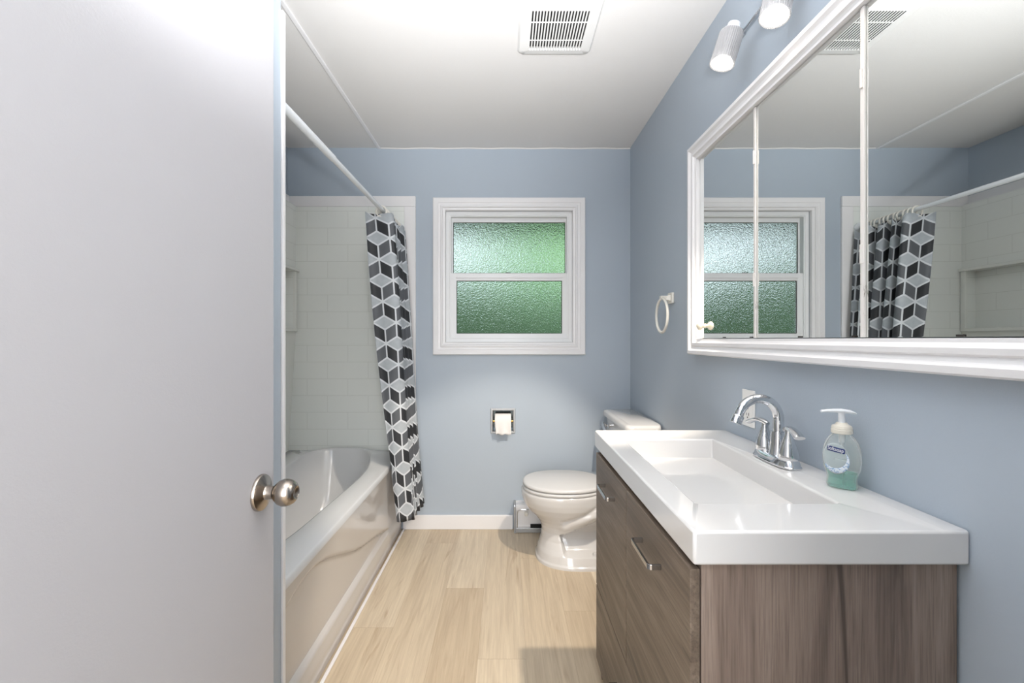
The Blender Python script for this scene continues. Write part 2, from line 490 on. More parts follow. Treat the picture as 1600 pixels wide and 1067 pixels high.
# ---- door (open, lying along the partition)
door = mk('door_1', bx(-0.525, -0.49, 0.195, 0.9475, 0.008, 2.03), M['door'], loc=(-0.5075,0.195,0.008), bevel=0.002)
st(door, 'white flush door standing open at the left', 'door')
KY, KZ = 0.895, 0.864
b = B(); lathe(b, (-0.49+0.028, KY, KZ), (1,0,0), [(0.0105,0),(0.012,0.002),(0.018,0.0045),(0.0235,0.011),(0.0265,0.019),(0.0265,0.025),(0.0245,0.033),(0.0205,0.0395),(0.0150,0.0435),(0.0130,0.0440),(0.0105,0.0415),(0.006,0.0395),(0.0001,0.039)], 48)
kn = mk('door_knob', b, M['nickel'], door, smooth=True, angle=50); kn['label'] = 'brushed nickel round door knob'
b = B(); lathe(b, (-0.49, KY, KZ), (1,0,0), [(0.036,0),(0.036,0.003),(0.0345,0.006),(0.031,0.0075),(0.020,0.0105),(0.0145,0.0135),(0.0130,0.018),(0.0130,0.0275),(0.001,0.0275)], 48)
mk('rose', b, M['nickel'], kn, smooth=True, angle=35)
b = B(); lathe(b, (-0.49+0.0275, KY, KZ), (1,0,0), [(0.0105,0),(0.0105,0.0012)], 32)
mk('neck_gap', b, M['black'], kn, smooth=True)
b = bx(-0.519, -0.496, 0.9476, 0.9490, KZ-0.028, KZ+0.028)
mk('latch_plate', b, M['nickel'], door)

# ---- window
win = empty('window_1', (0.02, YB, 1.075)); st(win, 'white framed sash window with frosted panes', 'window')
WO = (-0.447, 0.490, 1.075, 2.040)
prof = [(0,0),(0,0.018),(0.004,0.022),(0.030,0.022),(0.034,0.018),(0.046,0.017),(0.050,0.021),(0.058,0.021),(0.062,0.014),(0.074,0.012),(0.077,0.008),(0.077,-0.012)]
mk('casing', frame_sweep(B(), 'y', YB, *WO, prof), M['trim'], win)
prof = [(0,0),(0,0.006),(0.022,0.006),(0.024,0.002),(0.030,0.002),(0.030,-0.06)]
mk('window_frame', frame_sweep(B(), 'y', YB+0.022, WX0+0.002, WX1-0.002, WZ0+0.002, WZ1-0.002, prof), M['vinyl'], win)
def sash(name, x0, x1, z0, z1, gx0, gx1, gz0, gz1, y0, y1, pane_label):
    o = mk(name, wall_holes(B(), 'y', y0, y1, x0, x1, z0, z1, [(gx0, gx1, gz0, gz1)]), M['vinyl'], win, bevel=0.003)
    yc = (y0+y1)/2
    g = mk('pane', bx(gx0-0.004, gx1+0.004, yc-0.002, yc+0.003, gz0-0.004, gz1+0.004), M['frost'], o)
    g['label'] = pane_label
    bb = B()
    fr_ = 0.0035
    frame_sweep(bb, 'y', yc-0.003, gx0-0.0005, gx1+0.0005, gz0-0.0005, gz1+0.0005, [(0,0),(0,0.003),(fr_,0.003),(fr_,0)])
    mk('gasket', bb, M['gap'], o)
    return o
us = sash('upper_sash', -0.350, 0.394, 1.545, 1.942, -0.331, 0.377, 1.586, 1.907, YB+0.058, YB+0.082, 'upper frosted pane, pale green and white')
ls = sash('lower_sash', -0.346, 0.390, 1.172, 1.583, -0.306, 0.352, 1.206, 1.535, YB+0.028, YB+0.054, 'lower frosted pane, darker green')
mk('meeting_rail_lip', bx(-0.310, 0.356, YB+0.022, YB+0.03, 1.552, 1.560), M['vinyl'], ls, bevel=0.001)
mk('sash_lock', bx(0.0, 0.032, YB+0.034, YB+0.05, 1.583, 1.588), M['gap'], ls, bevel=0.001)

st(mk('roof_eave', bx(-2.5, 2.5, YB+0.14, 3.65, 2.03, 2.12), M['pipe'], bevel=0.01), 'roof eave outside over the window', 'eave')
# ---- outdoors beyond the frosted panes
st(mk('ground_outside', bx(-9, 9, YB+0.14, 14, -0.35, -0.3), M['lawn'], loc=(0,6,-0.3)), 'green lawn outside the window', 'ground')
def shrub(name, c, r, m, seed, label, cat):
    rr = random.Random(seed); bm = B()
    bmesh.ops.create_icosphere(bm, subdivisions=4, radius=1.0)
    offs = [(Vector((rr.uniform(-1,1), rr.uniform(-1,1), rr.uniform(-1,1))).normalized(), rr.uniform(0.06,0.22)) for _ in range(70)]
    for v in bm.verts:
        n = v.co.normalized(); k = 1.0
        for d, a in offs:
            q = n.dot(d)
            if q > 0.86: k += a*(q-0.86)/0.14
        v.co = Vector((n.x*r[0]*k, n.y*r[1]*k, n.z*r[2]*k)) + Vector(c)
    return setp(mk(name, bm, m, smooth=True, angle=180), label, cat)
shrub('hedge', (-0.5, 5.0, 0.55), (2.4, 0.6, 1.0), M['hedge'], 3, 'dark green hedge seen blurred through the lower pane', 'hedge')
shrub('bush', (1.25, 6.9, 1.5), (0.72, 0.6, 2.0), M['lime'], 5, 'bright green bush behind the right of the window', 'bush')
shrub('tree', (0.75, 9.2, 1.9), (1.3, 0.8, 2.2), M['pale'], 9, 'pale green tree behind the middle of the window', 'tree')

# ------------------------------------------------------------------ shower surround
sur = empty('shower_surround', (-0.95, YB, 0.49), 'pale tile-patterned shower surround around the bathtub', 'shower surround')
YP = YB-0.012
mk('back_panel', bx(-1.344, -0.618, YP, YB, 0.487, 1.99), M['tile_x'], sur, loc=(-0.95, YB, 0.0))
mk('side_panel', wall_holes(B(), 'x', XL, -1.290, 1.2, YP, NZ0-0.02, 1.99, [(NY0, NY1, NZ0, NZ1)]), M['tile_y'], sur, loc=(-1.29, 2.0, 0.0))
mk('near_panel', bx(-1.29, -0.62, 1.196, 1.206, 0.49, 1.99), M['tile_x'], sur, loc=(-0.95, 1.2, 0.0))
b = wall_holes(B(), 'x', -1.292, -1.276, 1.88, YP-0.004, NZ0-0.02, NZ1+0.012, [(NY0, NY1, NZ0, NZ1)])
mk('niche_frame', b, M['panel'], sur, bevel=0.003)
mk('niche_back', bx(XL, XL+0.006, NY0, NY1, NZ0, NZ1), M['tile_y'], sur, loc=(XL, 2.0, 0.0))
mk('shelf', bx(XL+0.004, -1.262, 1.88, YP-0.004, NZ1-0.004, NZ1+0.014), M['panel'], sur, bevel=0.004)
# lower side panel leaning in towards the tub
b = B()
loft(b, [[(-1.3445, 1.21, z), (-1.3445, YP, z), (x, YP, z), (x, 1.21, z)] for z, x in ((0.485,-1.334),(NZ0-0.02,-1.290))])
mk('lower_panel', b, M['panel'], sur)
mk('top_trim', bx(-1.335, -0.553, YP-0.006, YB, 1.985, 2.050), M['trim'], sur, bevel=0.003)
mk('upright_trim', bx(-0.622, -0.553, YP-0.005, YB, 0.092, 1.985), M['trim'], sur, bevel=0.003)
mk('side_trim', bx(XL, -1.325, 1.2, YP-0.006, 1.985, 2.050), M['trim'], sur, bevel=0.003)
mk('near_trim', bx(-0.602, -0.5945, 1.1965, 1.212, 0.0, 2.05), M['trim'], sur, bevel=0.002)

# ------------------------------------------------------------------ bathtub
tub = empty('bathtub', (-0.955, 1.97, 0), 'white acrylic bathtub with a curved apron front', 'bathtub')
TX0, TX1, TY0, TY1, TZ = -1.336, -0.626, 1.214, YP-0.001, 0.487
def sm(x): x = max(0, min(1, x)); return x*x*(3-2*x)
NN = 160
tcx, tcy = -0.958, (TY0+TY1)/2 + 0.01
def rect_pt(t, x0, x1, y0, y1):
    hx, hy = (x1-x0)/2, (y1-y0)/2; c, s_ = math.cos(t), math.sin(t)
    k = min(hx/abs(c) if abs(c) > 1e-9 else 1e9, hy/abs(s_) if abs(s_) > 1e-9 else 1e9)
    return (x0+x1)/2 + c*k, (y0+y1)/2 + s_*k
angs = sorted([2*PI*i/NN for i in range(NN)] + [math.atan2(sy*(TY1-TY0)/2, sx*(TX1-TX0)/2) % (2*PI) for sx in (1,-1) for sy in (1,-1)])
def basin(z, f, hx, hy, n, dy=0):
    L = []
    for t_ in angs:
        # map the rectangle angle to a superellipse angle so the spokes stay straight
        px, py = rect_pt(t_, TX0, TX1, TY0, TY1)
        c, s_ = (px-tcx)/((TX1-TX0)/2), (py-tcy)/((TY1-TY0)/2)
        a = math.atan2(s_, c); c, s_ = math.cos(a), math.sin(a)
        k = (abs(c)**n + abs(s_)**n)**(-1/n)
        y = tcy + dy + hy*s_*k
        x = tcx + hx*c*k
        # the outer rim is a little wider around the middle of the tub
        if c > 0: x -= 0.016*math.exp(-((y-1.75)/0.33)**2)*c
        L.append((x, y, z(y) if callable(z) else z))
    return L
rimz = lambda y: TZ + 0.030*sm((y-2.36)/0.26)
loops = [[(*rect_pt(a, TX0, TX1, TY0, TY1), TZ-0.03) for a in angs],
         [(*rect_pt(a, TX0, TX1, TY0, TY1), TZ-0.006) for a in angs],
         [(*rect_pt(a, TX0+0.006, TX1-0.006, TY0+0.004, TY1-0.001), TZ) for a in angs],
         basin(lambda y: rimz(y), 1, 0.246, 0.715, 3.0),
         basin(lambda y: rimz(y)-0.002, 1, 0.238, 0.706, 3.0),
         basin(lambda y: rimz(y)-0.016, 1, 0.231, 0.698, 3.0),
         basin(0.33, 1, 0.222, 0.655, 3.0),
         basin(0.20, 1, 0.205, 0.60, 3.0),
         basin(0.15, 1, 0.185, 0.56, 2.8),
         basin(0.13, 1, 0.14, 0.49, 2.6)]
b = B(); loft(b, loops, cap0=False, cap1=True)
mk('shell', b, M['enamel'], tub, smooth=True, angle=50)
# apron with recessed wave
curve = [(0.9,0.24),(1.10,0.30),(1.20,0.335),(1.28,0.378),(1.41,0.412),(1.50,0.412),(1.60,0.388),(1.75,0.328),(1.90,0.268),(2.02,0.232),(2.20,0.198),(2.32,0.165),(2.40,0.140),(2.5,0.11),(2.8,0.10)]
def zc(y):
    for (a, za), (c_, zb) in zip(curve, curve[1:]):
        if a <= y <= c_: return za + (zb-za)*sm((y-a)/(c_-a)) if False else za + (zb-za)*(y-a)/(c_-a)
    return 0.1
for _ in range(1): pass
b = B()
ny, nz = 90, 70
g = []
for i in range(ny+1):
    y = TY0 + (TY1-TY0)*i/ny
    zs = sum(zc(y+q*0.02) for q in range(-6,7))/13
    r = []
    for j in range(nz+1):
        z = 0.004 + (TZ-0.026-0.004)*j/nz
        x = -0.640 - 0.014*sm((zs - z)/0.014+0.5)
        # base flange
        if z < 0.135:
            k = sm((0.135-z)/0.012)
            x = x*(1-k) + k*(-0.636 + 0.008*sm((0.13-z)/0.06))
        if z < 0.066: x = -0.640
        r.append(b.verts.new((x, y, z)))
    g.append(r)
for i in range(ny):
    for j in range(nz):
        b.faces.new((g[i][j], g[i+1][j], g[i+1][j+1], g[i][j+1]))
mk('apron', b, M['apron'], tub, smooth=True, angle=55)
mk('apron_groove', bx(-0.662, -0.643, TY0, TY1, TZ-0.030, TZ-0.024), M['gap'], tub)

# ------------------------------------------------------------------ shower rod, curtain, rings
RX, RZ = -0.655, 1.856
rod = empty('shower_rod', (RX, 1.2, RZ), 'white shower curtain rod running above the tub edge', 'rod')
b = B(); tube(b, [(RX, 1.214, RZ), (RX, 1.70, RZ)], 0.0135, 24); mk('outer_tube', b, M['rod'], rod, smooth=True)
b = B(); tube(b, [(RX, 1.70, RZ), (RX, YP-0.001, RZ)], 0.0115, 24); mk('inner_tube', b, M['rod'], rod, smooth=True)
b = B(); lathe(b, (RX, YP-0.0005, RZ), (0,-1,0), [(0.028,0),(0.028,0.008),(0.017,0.02),(0.012,0.024)], 32); mk('end_flange', b, M['rod'], rod, smooth=True)

CZ0, CZ1 = 0.195, 1.835
NW, NH, CYC = 260, 60, 4.6
def cpos(u, z):
    f = (CZ1 - z)/(CZ1-CZ0)
    y = 2.335 + 0.05*f*(1-u) + (0.385-0.05*f)*u
    mean = -0.662 + 0.108*f + 0.018*u - 0.012*math.sin(PI*f)
    amp = 0.88*(0.072 + 0.014*math.sin(PI*min(1, f*1.3)) - 0.022*f)*(1 - 0.30*u + 0.12*math.sin(u*9.0+1))
    k = math.exp(-(u/0.09)**2)
    amp *= 1 - 0.45*k*f
    mean += 0.022*f*(1-k)*(1-u)
    ph = 2*PI*CYC*u + PI
    x = mean + amp*math.cos(ph + 0.35*math.sin(3*f+5*u)) + 0.05*u*(f-0.25)*0.6
    y += 0.020*math.sin(2*ph + 2*f)*0.5
    x = x if z > 0.52 else max(x, -0.606)
    return Vector((x, y, z))
b = B(); uvl = b.loops.layers.uv.new('UVMap')
arc = [0.0]
for i in range(1, NW+1):
    arc.append(arc[-1] + (cpos(i/NW, 1.2) - cpos((i-1)/NW, 1.2)).length)
gv = []
for i in range(NW+1):
    r = []
    for j in range(NH+1):
        u = i/NW; z = CZ0 + (CZ1-CZ0)*j/NH
        p = cpos(u, z)
        # scalloped top between the rings
        if j >= NH-3: p.z -= 0.022*(j-NH+3)/3*(math.sin(PI*12*u)**2)*(0.3 if u < 0.09 else 1)
        r.append(b.verts.new(p))
    gv.append(r)
for i in range(NW):
    for j in range(NH):
        f = b.faces.new((gv[i][j], gv[i+1][j], gv[i+1][j+1], gv[i][j+1]))
        for lp, (ii, jj) in zip(f.loops, ((i,j),(i+1,j),(i+1,j+1),(i,j+1))):
            lp[uvl].uv = (arc[ii]*1.05 + 0.004, CZ0 + (CZ1-CZ0)*jj/NH)
print('curtain width', arc[-1])
setp(mk('shower_curtain', b, M['curtain'], smooth=True, angle=180, solid=0.0015), 'grey and black cube-patterned shower curtain bunched beside the window', 'curtain')

b = B()
for_r = []
R_ = 0.027
tube(b, [(RX + R_*math.sin(2*PI*i/28), 2.36, RZ - 0.012 + R_*math.cos(2*PI*i/28)) for i in range(29)], 0.0048, 10)
ring0 = mk('curtain_ring', b, M['ringw'], smooth=True)
setp(ring0, 'white plastic ring holding the patterned curtain on the rod', 'ring', 'curtain rings on the shower rod')
for k in range(1, 12):
    o = ring0.copy(); C.objects.link(o)
    o.location = ring0.location + Vector((0, 0.0305*k, 0)); o.rotation_euler.z = random.uniform(-0.25, 0.25)

# ------------------------------------------------------------------ toilet
TYC = 2.44
toi = empty('toilet', (0.42, TYC, 0), 'white toilet with the lid closed, standing between vanity and back wall', 'toilet')
sl = [  # z, front x, back x, half width, exponent
 (0.000, .162, .66, .186, 2.4), (0.014, .163, .66, .185, 2.4), (0.020, .168, .66, .178, 2.4), (0.055, .176, .66, .165, 2.4), (0.075, .183, .66, .150, 2.4),
 (0.11, .192, .66, .126, 2.4), (0.15, .196, .66, .118, 2.3), (0.18, .190, .66, .120, 2.3), (0.205, .178, .65, .130, 2.3),
 (0.23, .155, .63, .146, 2.2), (0.26, .124, .60, .165, 2.2), (0.29, .102, .58, .178, 2.2), (0.32, .090, .56, .185, 2.2), (0.345, .086, .55, .187, 2.2),
 (0.36, .087, .55, .186, 2.2), (0.368, .094, .545, .180, 2.2)]
def interp(tab, z):
    for a, c_ in zip(tab, tab[1:]):
        if a[0] <= z <= c_[0]:
            k = (z-a[0])/(c_[0]-a[0]); return [p+(q-p)*k for p, q in zip(a, c_)]
    return list(tab[-1])
loops = []
zz = sorted(set([r[0] for r in sl] + [i*0.008 for i in range(46)]))
for z in zz:
    _, xf, xb, hw, n = interp(sl, z)
    cx = xf + hw*1.25
    L = superell(cx, TYC, z, cx-xf, xb-cx, hw, n, 128)
    L2 = []
    for x, y, z_ in L:
        # recessed flank behind the front column, below the sweep of the trapway
        line = 0.155 + 0.42*max(0, x-0.30) + 0.5*max(0, x-0.40)**1.5
        k = sm((x-0.285-0.25*(0.13-z))/0.012)*sm((line - z)/0.012)*sm((z-0.058)/0.004)
        bul = 0.016*sm((x-0.26)/0.05)*math.exp(-((z-line-0.035)/0.022)**2)
        cr = 0.010*sm((x-0.27)/0.03)*math.exp(-((z-line-0.075)/0.010)**2)
        d = 0.058*k - bul + cr
        sgn = 1 if y > TYC else -1
        if abs(y-TYC) > d+0.02: y -= sgn*d
        L2.append((x, y, z_))
    loops.append(L2)
b = B(); loft(b, loops)
mk('bowl', b, M['porcelain'], toi, smooth=True, angle=60)
def seatloft(z0, z1, f, bk, hw, rnd=0.006):
    L = []
    for z, e in ((z0, rnd*0.5), (z0+rnd*0.5, 0), (z1-rnd, 0), (z1-rnd*0.35, rnd*0.35), (z1, rnd*1.4)):
        cx = f + hw*1.2
        L.append(superell(cx, TYC, z, cx-f-e, bk-cx-e, hw-e, 2.25, 96))
    b = B(); loft(b, L); return b
mk('seat', seatloft(0.3695, 0.385, .092, .535, .187), M['seat'], toi, smooth=True, angle=60)
mk('lid', seatloft(0.388, 0.408, .094, .535, .186, 0.009), M['seat'], toi, smooth=True, angle=60)
b = B()
loft(b, [rrect(0.60+e, 0.752, 2.19+e, 2.685-e, z, 0.035) for z, e in ((0.36,0.03),(0.40,0.012),(0.55,0.004),(0.713,0))])
mk('tank', b, M['porcelain'], toi, smooth=True, angle=50)
b = B()
def lidloop(z, e):
    L = []
    for x, y, q in rrect(0.585+e, 0.762, 2.165+e, 2.715-e, z, 0.035, 8):
        L.append((x, y, z))
    return L
loft(b, [lidloop(0.712,0.008), lidloop(0.718,0.0), lidloop(0.738,0.0), lidloop(0.746,0.006), lidloop(0.750,0.02)])
mk('tank_lid', b, M['porcelain'], toi, smooth=True, angle=50)
b = B(); lathe(b, (0.602, 2.60, 0.67), (-1,0,0), [(0.014,0),(0.014,0.008),(0.008,0.012),(0.008,0.022)], 24)
tube(b, [(0.577,2.605,0.672),(0.570,2.62,0.680),(0.566,2.60,0.676),(0.565,2.56,0.664),(0.566,2.52,0.650)], [0.008,0.010,0.009,0.009,0.010], 12)
mk('flush_lever', b, M['chrome'], toi, smooth=True)['label'] = 'chrome flush lever'
for yy in (TYC-0.135, TYC+0.135):
    b = B(); lathe(b, (0.462, yy, 0.055), (0,0,1), [(0.014,0),(0.014,0.010),(0.011,0.017),(0.004,0.02)], 20)
    mk('bolt_cap', b, M['seat'], toi, smooth=True)

# ------------------------------------------------------------------ baseboard heater behind the toilet
ht_ = empty('baseboard_heater', (0.40, YB, 0), 'white baseboard heater on the back wall behind the toilet', 'heater')
HX0, HX1 = 0.05, 0.765
b = B()
pr = [(YB-0.001,0.0),(YB-0.001,0.175),(YB-0.045,0.175),(YB-0.056,0.168),(YB-0.062,0.155),(YB-0.062,0.135),(YB-0.052,0.13),(YB-0.052,0.045),(YB-0.056,0.04),(YB-0.056,0.0)]
loft(b, [[(x, y, z) for y, z in pr] for x in (HX0+0.012, HX1)])
mk('casing', b, M['trim'], ht_)
b = B(); pr2 = [(YB-0.001,0.0),(YB-0.001,0.179),(YB-0.050,0.179),(YB-0.062,0.171),(YB-0.067,0.158),(YB-0.067,0.0)]
loft(b, [[(x, y, z) for y, z in pr2] for x in (HX0, HX0+0.011)]); mk('end_cap', b, M['silver'], ht_, bevel=0.002)
mk('bottom_strip', bx(HX0+0.013, HX1, YB-0.066, YB-0.057, 0.004, 0.030), M['silver'], ht_, bevel=0.002)
mk('vent_slot', bx(HX0+0.10, HX1, YB-0.063, YB-0.053, 0.031, 0.052), M['black'], ht_)
b = B(); lathe(b, (HX0+0.075, YB-0.055, 0.118), (0,-1,0), [(0.012,0),(0.012,0.018),(0.0095,0.022),(0.001,0.023)], 24)
mk('control_knob', b, M['ringw'], ht_, smooth=True)
b = B(); tube(b, [(HX0+0.02, YB-0.064, 0.035),(HX0+0.02, YB-0.064, 0.115),(HX0+0.024, YB-0.064, 0.135),(HX0+0.036, YB-0.064, 0.142),(HX0+0.09, YB-0.064, 0.142)], 0.003, 8)
mk('guard_wire', b, M['chrome'], ht_, smooth=True)

# ------------------------------------------------------------------ toilet paper holder + roll
tp = empty('toilet_paper_holder', (-0.016, YB, 0.59), 'recessed chrome paper holder in the back wall', 'paper holder')
b = B(); frame_sweep(b, 'y', YB, -0.092, 0.060, 0.589, 0.744, [(0,0),(0,0.004),(0.003,0.006),(0.010,0.006),(0.014,0.003),(0.0155,-0.01)])
mk('frame', b, M['silver'], tp)
b = B()
x0, x1, z0, z1 = TP[0]+0.001, TP[1]-0.001, TP[2]+0.001, TP[3]-0.001
vv = [b.verts.new(p) for p in ((x0,YB,z0),(x1,YB,z0),(x1,YB,z1),(x0,YB,z1),(x0,YB+0.07,z0),(x1,YB+0.07,z0),(x1,YB+0.07,z1),(x0,YB+0.07,z1))]
for f in ((0,1,5,4),(1,2,6,5),(2,3,7,6),(3,0,4,7),(4,5,6,7)): b.faces.new([vv[i] for i in f])
mk('recess', b, M['pipe'], tp, solid=0.001)
b = B(); tube(b, [(x0, YB+0.002, 0.665), (x1, YB+0.002, 0.665)], 0.008, 16); mk('roller', b, M['brass'], tp, smooth=True)
rl = empty('toilet_paper_roll', (-0.017, YB+0.002, 0.62), 'white toilet paper roll in the recessed chrome holder', 'toilet paper')
def hollow(bm, c, ax, ro, ri, ln, n=40):
    ax = Vector(ax)
    L = [ring(Vector(c)-ax*ln/2, ax, ri, n), ring(Vector(c)-ax*ln/2, ax, ro, n), ring(Vector(c)+ax*ln/2, ax, ro, n), ring(Vector(c)+ax*ln/2, ax, ri, n), ring(Vector(c)-ax*ln/2, ax, ri, n)]
    loft(bm, L, False, False)
b = B(); hollow(b, (-0.016, YB+0.002, 0.665), (1,0,0), 0.045, 0.018, 0.098); mk('roll', b, M['paper'], rl, smooth=True)
b = B()
rows = []
for i in range(13):
    x = -0.066 + 0.0995*i/12
    r = []
    for j in range(17):
        a = PI/2*1.0*(1 - j/8) if j <= 8 else None
        if j <= 8: y = YB+0.002-0.0465*math.cos(a); z = 0.665+0.0465*math.sin(a)
        else:
            q = (j-8)/8; y = YB+0.002-0.0465 + 0.006*q*math.sin(i*0.8) - 0.004*q; z = 0.665 - q*(0.074 - 0.004*math.sin(i*1.1))
        xx = x + (0.008*max(0, (j-8)/8)*(1-i/12)); r.append(b.verts.new((xx, y, z)))
    rows.append(r)
for i in range(12):
    for j in range(16): b.faces.new((rows[i][j], rows[i+1][j], rows[i+1][j+1], rows[i][j+1]))
mk('loose_sheet', b, M['paper'], rl, smooth=True, angle=180, solid=0.001)

# ------------------------------------------------------------------ vanity cabinet
VY0, VY1, VX0 = 0.757, 1.555, 0.3305
VZ0, VZ1 = 0.08, 0.795
van = empty('vanity_cabinet', (0.55, 1.15, 0), 'grey brown wood vanity cabinet under the white sink', 'vanity cabinet')
b = B(); box(b, VX0, XR-0.008, VY0, VY0+0.016, 0.0, VZ1); mk('side_panel', b, M['wood_v'], van, bevel=0.001)
b = B(); box(b, VX0, XR-0.008, VY1-0.016, VY1, 0.0, VZ1); mk('side_panel', b, M['wood_v'], van, bevel=0.001)
b = B(); box(b, VX0+0.012, XR-0.02, VY0+0.016, VY1-0.016, VZ0, VZ0+0.016); box(b, XR-0.02, XR-0.01, VY0+0.016, VY1-0.016, VZ0, VZ1)
box(b, VX0+0.002, VX0+0.05, VY0+0.016, VY1-0.016, VZ1-0.02, VZ1-0.001)
mk('carcass', b, M['gap'], van)
mk('kick_board', bx(VX0+0.05, VX0+0.066, VY0+0.016, VY1-0.016, 0.0, VZ0), M['gap'], van)
FX0, FX1, FY0, FY1 = 0.3095, 0.3265, 0.752, 1.530
YM = 1.150
def front(name, y0, y1, z0, z1):
    return mk(name, bx(FX0, FX1, y0, y1, z0, z1), M['wood_h'], van, bevel=0.0015)
def bar_handle(par, yc, z, ln=0.125):
    b = B(); hx = FX0-0.027
    y0, y1 = yc-ln/2, yc+ln/2
    w2, th, r = 0.0055, 0.0045, 0.008
    # a flat bar bent into a bracket
    path = [(FX0, y0), (hx+r, y0)] + [(hx+r-r*math.sin(a), y0+r-r*math.cos(a)) for a in (0.4,0.8,1.2,PI/2)] + \
           [(hx+r-r*math.cos(a), y1-r+r*math.sin(a)) for a in (0,0.4,0.8,1.2)] + [(hx+r, y1), (FX0, y1)]
    k = len(path); loops = []
    for i, (x, y) in enumerate(path):
        a = Vector(path[max(i-1,0)]); c_ = Vector(path[min(i+1,k-1)]); tn = (c_-a).normalized(); nr = Vector((-tn.y, tn.x))
        # normal pointing inwards
        p = Vector((x, y)); 
        o_, i_ = p, p + nr*(-th)
        loops.append([(o_.x, o_.y, z-w2), (o_.x, o_.y, z+w2), (i_.x, i_.y, z+w2), (i_.x, i_.y, z-w2)])
    loft(b, loops)
    h = mk('handle', b, M['chrome_refl'], par, bevel=0.0008); h['label'] = 'chrome bar handle'
    return h
d1 = front('cabinet_door', FY0, YM-0.0015, 0.339, 0.784); bar_handle(d1, 0.953, 0.716)
d2 = front('cabinet_door', YM+0.0015, FY1, 0.339, 0.784); bar_handle(d2, 1.330, 0.716)
d3 = front('drawer', FY0, FY1, VZ0+0.005, 0.335); bar_handle(d3, 1.165, 0.212, 0.16)

# ---- sink top
SX0, SX1, SY0, SY1, SZ, SH = 0.3115, XR-0.001, 0.742, 1.568, 0.852, 0.057
bx0, bx1, by0, by1, bz = 0.376, 0.658, 0.886, 1.427, 0.738
b = B()
def ver(x, y, z): return b.verts.new((x, y, z))
o = [ver(SX0,SY0,SZ), ver(SX1,SY0,SZ), ver(SX1,SY1,SZ), ver(SX0,SY1,SZ)]
u = [ver(SX0,SY0,SZ-SH), ver(SX1,SY0,SZ-SH), ver(SX1,SY1,SZ-SH), ver(SX0,SY1,SZ-SH)]
dip = 0.006
kp = ver(0.725, SY0, SZ)                     # where the sloped near deck meets the back rim
kq = ver(0.728, by0+0.012, SZ)
i_ = [ver(bx0,by0,SZ-dip), ver(bx1,by0,SZ-dip), ver(bx1,by1,SZ), ver(bx0,by1,SZ)]
fl = [ver(bx0+0.006,by0+0.012,bz), ver(bx1-0.004,by0+0.012,bz), ver(bx1-0.004,by1-0.014,bz), ver(bx0+0.006,by1-0.014,bz)]
F_ = b.faces.new
F_((o[0], kp, i_[1], i_[0])); F_((kp, kq, i_[1])); F_((kp, o[1], kq)); F_((o[1], o[2], i_[2], kq)); F_((kq, i_[2], i_[1]))
F_((o[2], o[3], i_[3], i_[2])); F_((o[3], o[0], i_[0], i_[3]))
for k in range(4):
    j = (k+1) % 4
    F_((i_[k], i_[j], fl[j], fl[k]))
    if k == 0: F_((o[0], u[0], u[1], o[1], kp))
    else: F_((o[k], u[k], u[j], o[j]))
F_(fl); F_(u)
sk = mk('sink_top', b, M['sink'], bevel=0.0045, seg=3)
for p in sk.data.polygons: p.use_smooth = True
sk.data.set_sharp_from_angle(angle=math.radians(1))
sk.modifiers['bevel'].angle_limit = math.radians(1.0)
setp(sk, 'glossy white sink top with a rectangular basin on the vanity', 'sink')
b = B(); lathe(b, (0.515, 1.16, bz), (0,0,1), [(0.030,0.0005),(0.030,0.003),(0.026,0.004),(0.020,0.002),(0.001,0.002)], 32)
mk('drain', b, M['chrome'], sk, smooth=True)['label'] = 'chrome drain'

# ---- faucet
FCX, FCY = 0.704, 1.166
fa = empty('faucet', (FCX, FCY, SZ), 'chrome two-handle faucet with a high arc spout on the sink', 'faucet')
def stad(z, hx, hy): 
    L = []
    for k in range(48):
        t_ = 2*PI*k/48; c_, s_ = math.cos(t_), math.sin(t_)
        L.append((FCX + hx*math.copysign(abs(c_)**0.75, c_), FCY + hy*math.copysign(abs(s_)**0.55, s_), z))
    return L
b = B(); loft(b, [stad(SZ+0.0005,0.029,0.083), stad(SZ+0.004,0.029,0.083), stad(SZ+0.006,0.027,0.081), stad(SZ+0.016,0.0245,0.078), stad(SZ+0.020,0.0215,0.074), stad(SZ+0.0205,0.020,0.072)])
mk('base_plate', b, M['chrome'], fa, smooth=True, angle=30)
b = B()
sx = FCX + 0.006
R = 0.0515
path = [(sx, FCY, SZ+0.0775)] + [(sx, FCY, SZ+0.09+0.006*k) for k in range(5)] + [(sx-R+R*math.cos(a), FCY, SZ+0.112+R*math.sin(a)) for a in [PI*k/20 for k in range(1, 19)]]
path.append(tuple(Vector(path[-1]) + (Vector(path[-1])-Vector(path[-2]))*1.2))
rr = [0.0135]*len(path)
tube(b, path, [0.0135 - 0.002*i/(len(path)-1) for i in range(len(path))], 20)
sp_ = mk('spout', b, M['chrome'], fa, smooth=True, angle=60)
e = Vector(path[-1]); dr = (Vector(path[-1])-Vector(path[-2])).normalized()
b = B(); lathe(b, e - dr*0.002, dr, [(0.012,0),(0.0135,0.001),(0.0145,0.003),(0.0145,0.022),(0.0125,0.023),(0.001,0.023)], 28)
mk('aerator', b, M['chrome'], sp_, smooth=True, angle=40)
b = B(); lathe(b, (sx, FCY, SZ+0.019), (0,0,1), [(0.024,0),(0.0225,0.006),(0.0195,0.03),(0.018,0.06),(0.0165,0.0605)], 32)
mk('riser', b, M['chrome'], sp_, smooth=True, angle=40)
